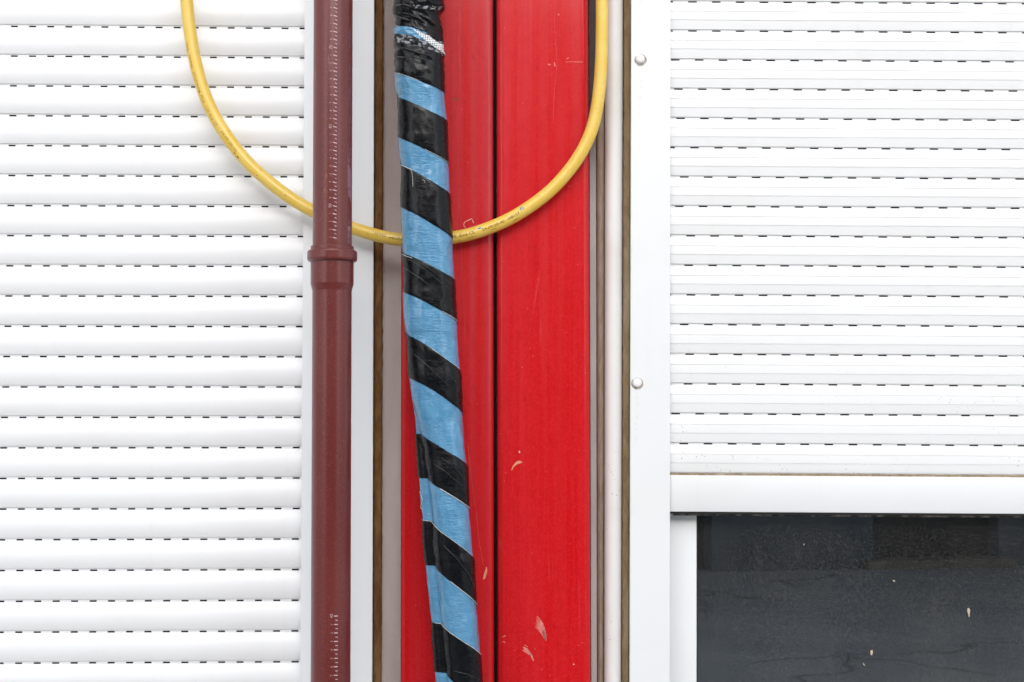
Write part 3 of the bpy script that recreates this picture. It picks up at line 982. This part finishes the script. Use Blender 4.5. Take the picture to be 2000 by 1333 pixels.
def arc_near(x, y):
    w = at(x, y, CY)
    i = min(range(len(cw)), key=lambda k: (cw[k] - w).length)
    return S[i]
def cable_pt(s, phi, lift=0.0002):
    s = min(max(s, 0.0), S[-1] - 1e-6)
    lo, hi = 0, len(S) - 1
    while hi - lo > 1:
        mid = (lo + hi) // 2
        if S[mid] <= s: lo = mid
        else: hi = mid
    t = (s - S[lo]) / (S[hi] - S[lo])
    c = cw[lo].lerp(cw[hi], t)
    T, U = frame(lo); T2, U2 = frame(hi)
    U = U.lerp(U2, t).normalized()
    r = R_CAB * (1 + 0.015 * mnoise.noise((s * 9, 0, 0))) + lift
    return c + NF * (r * math.cos(phi)) + U * (r * math.sin(phi))
def cable_text(s, p0, p1, hpx, deg, mat):
    s0, s1 = arc_near(*p0), arc_near(*p1)
    v, f, wd = text_geo(s)
    h = hpx * 0.00068
    out = [cable_pt(s0 + (s1 - s0) * x / wd, math.radians(deg) + (y - 0.5) * h / R_CAB) for x, y in v]
    link('print', raw_mesh('print', out, f), mat, cable)
for a in (('/05', (370, 84), (374, 102), 4.6, -38), ('HIVIND', (379, 110), (385, 134), 4.6, -32), ('ATCHORANC', (387, 143), (399, 182), 4.8, -28),
          ('PCA', (402, 188), (407, 200), 5, -26), ('1.20', (411, 206), (416, 219), 5, -24), ('Eca', (418, 224), (425, 234), 5, -22), ('CE', (428, 238), (433, 246), 5, -20),
          ('24.09.20-1E', (439, 256), (467, 296), 5, -12)):
    cable_text(*a, INK_FAINT)
for a in (('GOVED', (731, 459), (755, 464), 5.5, 10), ('MIVIN', (763, 465), (787, 468), 5.5, -2), ('05', (882, 464), (890, 463), 5.5, 2), ('Eca', (899, 461), (912, 459), 6, 2),
          ('CE', (916, 458), (925, 456), 6, 2), ('24.09.20-4E', (942, 451), (985, 433), 5.5, -2), ('H8157', (994, 429), (1014, 417), 5.5, 0)):
    cable_text(*a, INK)
cable_text('6', (1016, 413), (1022, 410), 8, 24, BLUE_INK)
def cable_smudge(p, l, w, deg, mat, seed):
    s0 = arc_near(*p)
    r_ = random.Random(seed)
    n = 12
    v = []
    for k in range(n):
        a = 2 * math.pi * k / n
        q = 0.6 + 0.5 * r_.random()
        v.append(cable_pt(s0 + math.cos(a) * l * q * 0.00068, math.radians(deg) + math.sin(a) * w * q * 0.00068 / R_CAB, 0.00025))
    link('smudge', raw_mesh('smudge', v, [tuple(range(n))]), mat, cable)
cable_smudge((936, 453), 4.5, 2, 20, BLUE_INK, 1)
cable_smudge((466, 297), 2.6, 1.2, -34, INK_DARK, 2)
cable_smudge((472, 303), 4.2, 1.6, -36, INK_DARK, 3)
cable_smudge((400, 178), 3.0, 1.4, -34, INK_DARK, 4)
cable_smudge((362, 2), 2.2, 1.4, 10, INK_DARK, 5)
cable_smudge((357, 1), 3.0, 1.6, -40, INK_DARK, 6)
cable_smudge((960, 446), 9, 0.8, -30, INK_FAINT, 7)
cable_smudge((920, 457), 12, 0.7, -34, INK_FAINT, 8)
cable_smudge((1005, 424), 9, 0.9, -38, INK_FAINT, 9)
cable_smudge((560, 382), 2.0, 0.9, -10, INK, 10)
cable_smudge((509, 342), 1.6, 0.9, -30, INK, 11)

# ================================================================== TAPED HOSE
HY = -0.0680
EL = [(-400, 772), (0, 772), (22, 770.5), (28, 770.5), (38, 776.5), (50, 775), (60, 770.5), (80, 772), (100, 773), (139, 772.5), (142, 771), (165, 772), (187, 776), (192, 777.3), (230, 778), (266, 778.3), (270, 777), (300, 779), (319, 783), (330, 784.6), (400, 783.2),
      (407, 782.6), (430, 783), (480, 785), (495, 787.5), (540, 788.5), (566, 788.5), (571, 787), (620, 788), (648, 791.5), (655, 795), (735, 799), (741, 800), (760, 802), (820, 811), (845, 813.2), (860, 814), (910, 816), (930, 818), (995, 823), (1010, 825), (1060, 826.5), (1090, 830), (1200, 841), (1215, 842.5), (1290, 848), (1333, 851), (1700, 880)]
ER = [(-400, 865), (0, 865.5), (18, 865), (28, 857), (40, 858.5), (55, 863), (80, 864), (110, 864.8), (180, 868.6), (190, 868.8), (238, 873), (260, 874), (320, 876), (340, 877), (380, 879.2), (466, 883), (480, 884), (540, 887), (547, 888), (600, 890), (628, 892), (700, 896), (725, 899), (740, 901), (805, 902.4),
      (880, 907.5), (900, 910), (912, 913), (995, 916), (1080, 922), (1090, 925), (1180, 930), (1270, 937), (1333, 941.5), (1700, 970)]
HPX = (at(851, 600, HY) - at(850, 600, HY)).length

def hose_section(y, th):
    """radius (m) from the section centre at angle th (0 = towards street, +90deg = right)"""
    w = (interp(ER, y) - interp(EL, y)) / 2 * HPX
    d = Vector((math.sin(th), math.cos(th)))            # x right, y towards street
    k = sinterp([(790, 0.0), (880, 1.0)], y)              # below: a thinner inner line shows at the left
    sw = sinterp([(860, 0.15), (1000, 0.21), (1100, 0.20), (1300, 0.24)], y) * 2 * w * k
    # main bundle, slightly flattened ellipse moved right by half the inner line
    cx = sw / 2
    ax, ay = w - sw / 2, 0.90 * w
    e = 2.35
    # solve |(r d - c)/a|^e = 1 by bisection
    lo, hi = 0.0, 2.2 * w
    for _ in range(26):
        m = (lo + hi) / 2
        q = abs((m * d.x - cx) / ax) ** e + abs(m * d.y / ay) ** e
        if q < 1: lo = m
        else: hi = m
    r = lo
    if k > 0:
        rad = max(sw * 0.85, 0.004)
        c = Vector((-w + rad, -0.10 * w))
        b = c.dot(d); disc = b * b - c.length_squared + rad * rad
        if disc > 0: r = max(r, b + math.sqrt(disc))
    return r

_sec = {}
def hose_pt(y_img, th, lift=0.0):
    """surface point whose picture row is y_img"""
    # front points are nearer to the camera; shift the section so that the row stays put
    w = (interp(ER, y_img) - interp(EL, y_img)) / 2 * HPX
    ya = 799 + (y_img - 799) * (1 - 0.9 * w * math.cos(th) / 1.83)
    key = (round(ya / 1.5), round(math.degrees(th) * 2))
    if key not in _sec: _sec[key] = hose_section(key[0] * 1.5, th)
    r = _sec[key]
    r += 0.0007 * mnoise.noise((math.sin(th) * 2.2, math.cos(th) * 2.2, ya * 0.025)) + 0.00035 * mnoise.noise((math.sin(th) * 6, math.cos(th) * 6, ya * 0.07))
    if ya < 200:                                        # crumpled tape at the head of the wrap
        t = min(1.0, (200 - ya) / 80)
        q = mnoise.noise((math.sin(th) * 1.6 + ya * 0.030, math.cos(th) * 1.2, ya * 0.075 - math.sin(th) * 1.6))
        r += t * 0.0016 * (1 - 2.4 * abs(q))
    r += lift
    c = at((interp(EL, ya) + interp(ER, ya)) / 2, ya, HY)
    return Vector((c.x + r * math.sin(th), c.y - r * math.cos(th), c.z))

def skin(name, top, bottom, th0, th1, nt, nv, lift, wrap=False, taper=0.0):
    """patch of hose surface between two edge functions of the angle"""
    vs, fs, uvs = [], [], []
    rr_ = 0.0305
    for i in range(nt + 1):
        th = th0 + (th1 - th0) * i / nt
        a, b = top(th), bottom(th)
        for j in range(nv + 1):
            t = j / nv
            y = a + (b - a) * t
            l = lift
            if taper and (j == 0 or j == nv): l = lift - taper
            vs.append(hose_pt(y, th, l))
            uvs.append((th * rr_, y * HPX))
    for i in range(nt):
        for j in range(nv):
            fs.append((i * (nv + 1) + j, (i + 1) * (nv + 1) + j, (i + 1) * (nv + 1) + j + 1, i * (nv + 1) + j + 1))
    me = bpy.data.meshes.new(name)
    me.from_pydata([tuple(v) for v in vs], [], fs)
    ul = me.uv_layers.new(name='UVMap')
    for lp_ in me.loops:
        ul.data[lp_.index].uv = uvs[lp_.vertex_index]
    me.polygons.foreach_set('use_smooth', [True] * len(me.polygons))
    me.update()
    return me

hb = at(851, 1333, HY)
hose = empty('taped_hose', (hb.x, HY, hb.z))
tag(hose, 'leaning thick hose wrapped in blue with black tape stripes', 'hose')
Y0, Y1 = -330, 1640
link('blue_wrap', skin('blue_wrap', lambda t: Y0, lambda t: Y1, -math.pi, math.pi, 150, 700, 0.0), BLUE, hose)

# (left top, right top, left bottom, right bottom) picture rows of every visible turn of black tape
BANDS = [(-330, -300, 50, 74), (58, 66, 141, 182), (190, 236, 268, 320), (322, 380, 404, 466), (494, 547, 569, 628), (652, 725, 737, 807), (848, 908, 934, 994), (1016, 1090, 1104, 1182), (1216, 1280, 1312, 1382), (1420, 1490, 1520, 1590)]
HP = math.pi / 2
def edge_fn(lv, rv, nxt):
    def f(th):
        # th runs from -90deg (left) over the front to +90deg (right), then round the back
        if th <= HP:
            u = (math.sin(th) + 1) / 2
            return lv + (rv - lv) * (0.80 * u + 0.20 * u ** 4) + 0.5 * mnoise.noise((th * 2.2, lv * 0.37, 0))
        return rv + (nxt - rv) * (th - HP) / math.pi
    return f
edges = []
for k, (lt, rt, lb, rb) in enumerate(BANDS):
    nx = BANDS[k + 1] if k + 1 < len(BANDS) else (lt + 190, 0, lb + 190, 0)
    top, bot = edge_fn(lt, rt, nx[0]), edge_fn(lb, rb, nx[2])
    edges.append((top, bot))
    nv = max(14, int((lb - lt) / 4))
    link('tape_band', skin('tape_band', top, bot, -HP, 1.5 * math.pi, 120, nv, 0.0010, taper=0.0004), TAPE, hose)

# frayed patch near the top: light blue end, dark scrim under it, white scrim strip
def lin(tab):
    def f(th):
        return sinterp(tab, (math.sin(th) + 1) / 2) + 1.2 * mnoise.noise((th * 9, 0, tab[0][1]))
    return f
link('dark_scrim', skin('dark_scrim', lin([(0, 64), (0.6, 72), (1, 84)]), lin([(0, 84), (0.5, 90), (0.8, 100), (1, 112)]), -HP, HP, 70, 10, 0.0012), MESH_DARK, hose)
link('blue_tape_end', skin('blue_tape_end', lin([(0, 57), (0.2, 53), (0.42, 56), (0.7, 66), (1, 80)]), lin([(0, 67), (0.35, 70), (0.62, 80), (1, 92)]), -HP, 0.35, 60, 8, 0.0019, taper=0.0004), BLUE, hose)
link('white_scrim', skin('white_scrim', lin([(0, 40), (0.40, 57), (0.7, 70), (1, 92)]), lin([(0, 48), (0.42, 59), (0.7, 84), (1, 108)]), -0.15, HP, 60, 8, 0.0021), MESH_WHITE, hose)
link('dark_scrim', skin('dark_scrim_high', lin([(0, 8), (0.4, 10), (1, 14)]), lin([(0, 11), (0.4, 16), (1, 21)]), -0.3, 1.3, 50, 4, 0.0013), MESH_DARK, hose)
# long folds pressed into the black tape near the head: raised glossy ridges
def ridge(name, pts, wpx, hgt, mat=TAPE_FOLD):
    """soft raised crease along a line of (u across the hose 0..1, picture row)"""
    vs, fs, uvs = [], [], []
    n = 26
    for i in range(n + 1):
        t = i / n * (len(pts) - 1)
        k = min(int(t), len(pts) - 2); f = t - k
        u = pts[k][0] + (pts[k + 1][0] - pts[k][0]) * f
        y = pts[k][1] + (pts[k + 1][1] - pts[k][1]) * f
        th = math.asin(max(-0.999, min(0.999, 2 * u - 1)))
        s = math.sin(math.pi * min(1, max(0, i / n))) ** 0.6
        for q in (-1, -0.5, -0.15, 0.15, 0.5, 1):
            vs.append(hose_pt(y + q * wpx * (0.35 + 0.65 * s), th, 0.0007 + 1.7 * hgt * s * (1 - abs(q)) ** 1.2))
            uvs.append((th * 0.03, (y + q * wpx) * HPX))
    for i in range(n):
        for j in range(5): fs.append((i * 6 + j, i * 6 + j + 1, (i + 1) * 6 + j + 1, (i + 1) * 6 + j))
    me = bpy.data.meshes.new(name)
    me.from_pydata([tuple(v) for v in vs], [], fs)
    ul = me.uv_layers.new(name='UVMap')
    for lp_ in me.loops: ul.data[lp_.index].uv = uvs[lp_.vertex_index]
    me.polygons.foreach_set('use_smooth', [True] * len(me.polygons))
    return link('tape_fold', me, mat, hose)
for pts, w, h in (([(0.02, 30), (0.15, 36), (0.36, 44)], 5, 0.0062), ([(0.30, 30), (0.5, 38), (0.66, 48)], 4, 0.0055), ([(0.52, 30), (0.7, 40), (0.86, 52)], 4, 0.005), ([(0.08, 26), (0.35, 30), (0.62, 42)], 3, 0.0026),
                  ([(0.02, 100), (0.2, 95), (0.45, 103), (0.8, 112)], 3, 0.0024), ([(0.04, 113), (0.4, 113), (0.75, 119)], 2.2, 0.0012), ([(0.05, 12), (0.25, 11), (0.4, 14)], 2.5, 0.0018),
                  ([(0.1, 505), (0.45, 527), (0.9, 566)], 2.0, 0.0012), ([(0.05, 524), (0.35, 545), (0.7, 572)], 1.8, 0.0011), ([(0.3, 512), (0.6, 530), (0.95, 556)], 1.6, 0.0010),
                  ([(0.12, 690), (0.4, 716), (0.8, 758)], 1.8, 0.0012), ([(0.6, 716), (0.85, 742), (0.97, 762)], 1.6, 0.0012),
                  ([(0.3, 905), (0.55, 920), (0.9, 952)], 1.8, 0.0012), ([(0.5, 893), (0.7, 908), (0.93, 938)], 1.8, 0.0012),
                  ([(0.42, 1065), (0.62, 1084), (0.84, 1120), (0.97, 1150)], 2.6, 0.0022), ([(0.35, 1310), (0.7, 1316), (0.95, 1330)], 1.6, 0.0012)):
    ridge('tape_fold', pts, w, h)

def thread(pts3, r=0.00028):
    vs, fs = [], []
    for i, p in enumerate(pts3):
        T = (pts3[min(i + 1, len(pts3) - 1)] - pts3[max(i - 1, 0)]).normalized()
        A = T.cross(Vector((0, -1, 0.01))).normalized(); B = T.cross(A)
        for j in range(5):
            a = 2 * math.pi * j / 5
            vs.append(p + A * (r * math.cos(a)) + B * (r * math.sin(a)))
    for i in range(len(pts3) - 1):
        for j in range(5): fs.append((i * 5 + j, i * 5 + (j + 1) % 5, (i + 1) * 5 + (j + 1) % 5, (i + 1) * 5 + j))
    link('loose_thread', mesh('loose_thread', vs, fs, True, 80), THREAD, hose)
def th_u(u): return math.asin(max(-0.999, min(0.999, 2 * u - 1)))
def edge_thread(k, which, u0, u1, dy=0.0, n=40, r=0.00032, amp=0.5):
    f = edges[k][which]
    out = []
    for i in range(n + 1):
        u = u0 + (u1 - u0) * i / n
        th = th_u(u)
        out.append(hose_pt(f(th) + dy + amp * mnoise.noise((u * 22, k, which)), th, 0.0012))
    thread(out, r)
edge_thread(3, 0, 0.0, 0.25); edge_thread(2, 1, 0.55, 0.97, r=0.0002); edge_thread(4, 0, 0.0, 0.2, 3); edge_thread(4, 1, 0.75, 0.99, r=0.0003)
edge_thread(6, 1, 0.42, 0.99, r=0.0004); edge_thread(7, 0, 0.0, 0.5, r=0.0003); edge_thread(7, 0, 0.5, 0.9, r=0.0002); edge_thread(7, 1, 0.5, 0.99, r=0.00035); edge_thread(8, 0, 0.02, 0.3, r=0.00028); edge_thread(8, 0, 0.3, 0.98, r=0.0003)
edge_thread(1, 1, 0.1, 0.5, r=0.0002); edge_thread(5, 0, 0.5, 0.95, r=0.0002)
for pts in ([(0.20, 330), (0.235, 336), (0.255, 348), (0.26, 366)], [(0.45, 352), (0.50, 354), (0.505, 358)], [(0.0, 960), (0.01, 975), (0.0, 992), (0.04, 1006)]):
    thread([hose_pt(y, th_u(u), 0.0016) for u, y in pts], 0.00022)

# ================================================================== WALL PANELS OF THE TWO CABINS (round the shutters)
PANEL = mat_white('cabin_wall_white', (0.74, 0.745, 0.75), amount=0.25)
def cabin(M, x0, x1, zb_open, zt_open, label):
    root = empty('cabin_wall', mat=M)
    tag(root, label, 'wall', 'cabin walls')
    link('wall_panel', box_mesh('wall_panel', x0, x1, -0.002, 0.10, -1.497, zb_open), PANEL, root, False)
    link('wall_panel', box_mesh('wall_panel', x0, x1, -0.002, 0.10, zt_open, 1.3), PANEL, root, False)
    return root
lc = cabin(L_MAT, -2.6, 0.036, zl_bot - 0.002, zl_top + 0.002, 'white cabin wall round the shutter with smooth slats')
link('wall_panel', box_mesh('wall_panel', -2.6, -1.022, -0.002, 0.10, zl_bot - 0.001, zl_top + 0.001), PANEL, lc, False)
rc = cabin(R_MAT, -0.0525, 2.6, wb - 0.002, zr_top + 0.002, 'white cabin wall round the shutter with grooved slats')
link('wall_panel', box_mesh('wall_panel', 0.982, 2.6, -0.002, 0.10, wb - 0.001, zr_top + 0.001), PANEL, rc, False)

# ================================================================== BUILDING ACROSS THE STREET (seen mirrored in the glass)
n = Vector((R_MAT[0][1], R_MAT[1][1], R_MAT[2][1]))
gp = R_MAT @ Vector((0.3, 0.0315, 0))
def mirrored_ground(px_, py_):
    d = ray(px_, py_)
    p = CAM + d * ((gp - CAM).dot(n) / d.dot(n))
    r = d - n * (2 * d.dot(n))
    return p + r * (-p.z / r.z)
A, B = mirrored_ground(1372, 1118), mirrored_ground(1995, 1106)
bd = (B - A); bd.z = 0
blen = bd.length
bx = bd.normalized()
by = Vector((0, 0, 1)).cross(bx)
if by.y > 0: by = -by
bm_ = Matrix.Identity(4)
for i in range(3):
    bm_[i][0], bm_[i][1], bm_[i][2], bm_[i][3] = bx[i], by[i], (0, 0, 1)[i], A[i]
house = empty('house', mat=bm_)
tag(house, 'slate blue house across the street, mirrored in the window glass', 'building')
s_ = blen / 623.0                                        # metres per picture pixel along the facade
d0, d1 = (1700 - 1372) * s_, (1950 - 1372) * s_
e0, e1 = -1.2, (1390 - 1372) * s_
hgt = 5.2
def hb(name, x0, x1, y0, y1, z0, z1, m_): return link(name, box_mesh(name, x0, x1, y0, y1, z0, z1), m_, house, False)
hb('wall', -7, e0, 0, 0.4, 0, hgt, FACADE)
hb('wall', e1, d0, 0, 0.4, 0, hgt, FACADE)
hb('wall', d1, 8, 0, 0.4, 0, hgt, FACADE)
hb('wall', e0, e1, 0, 0.4, 2.3, hgt, FACADE)
hb('wall', d0, d1, 0, 0.4, 2.3, hgt, FACADE)
hb('door', e0, e1, 0.22, 0.3, 0, 2.3, DOORWAY)
hb('door', d0, d1, 0.22, 0.3, 0.08, 2.3, DOORWAY)
hb('doorstep', d0 - 0.1, d1 + 0.12, -0.12, 0.2, 0.0, 0.085, STONE)
hb('roof', -7.3, 8.3, -0.4, 4.0, hgt, hgt + 0.25, STONE)
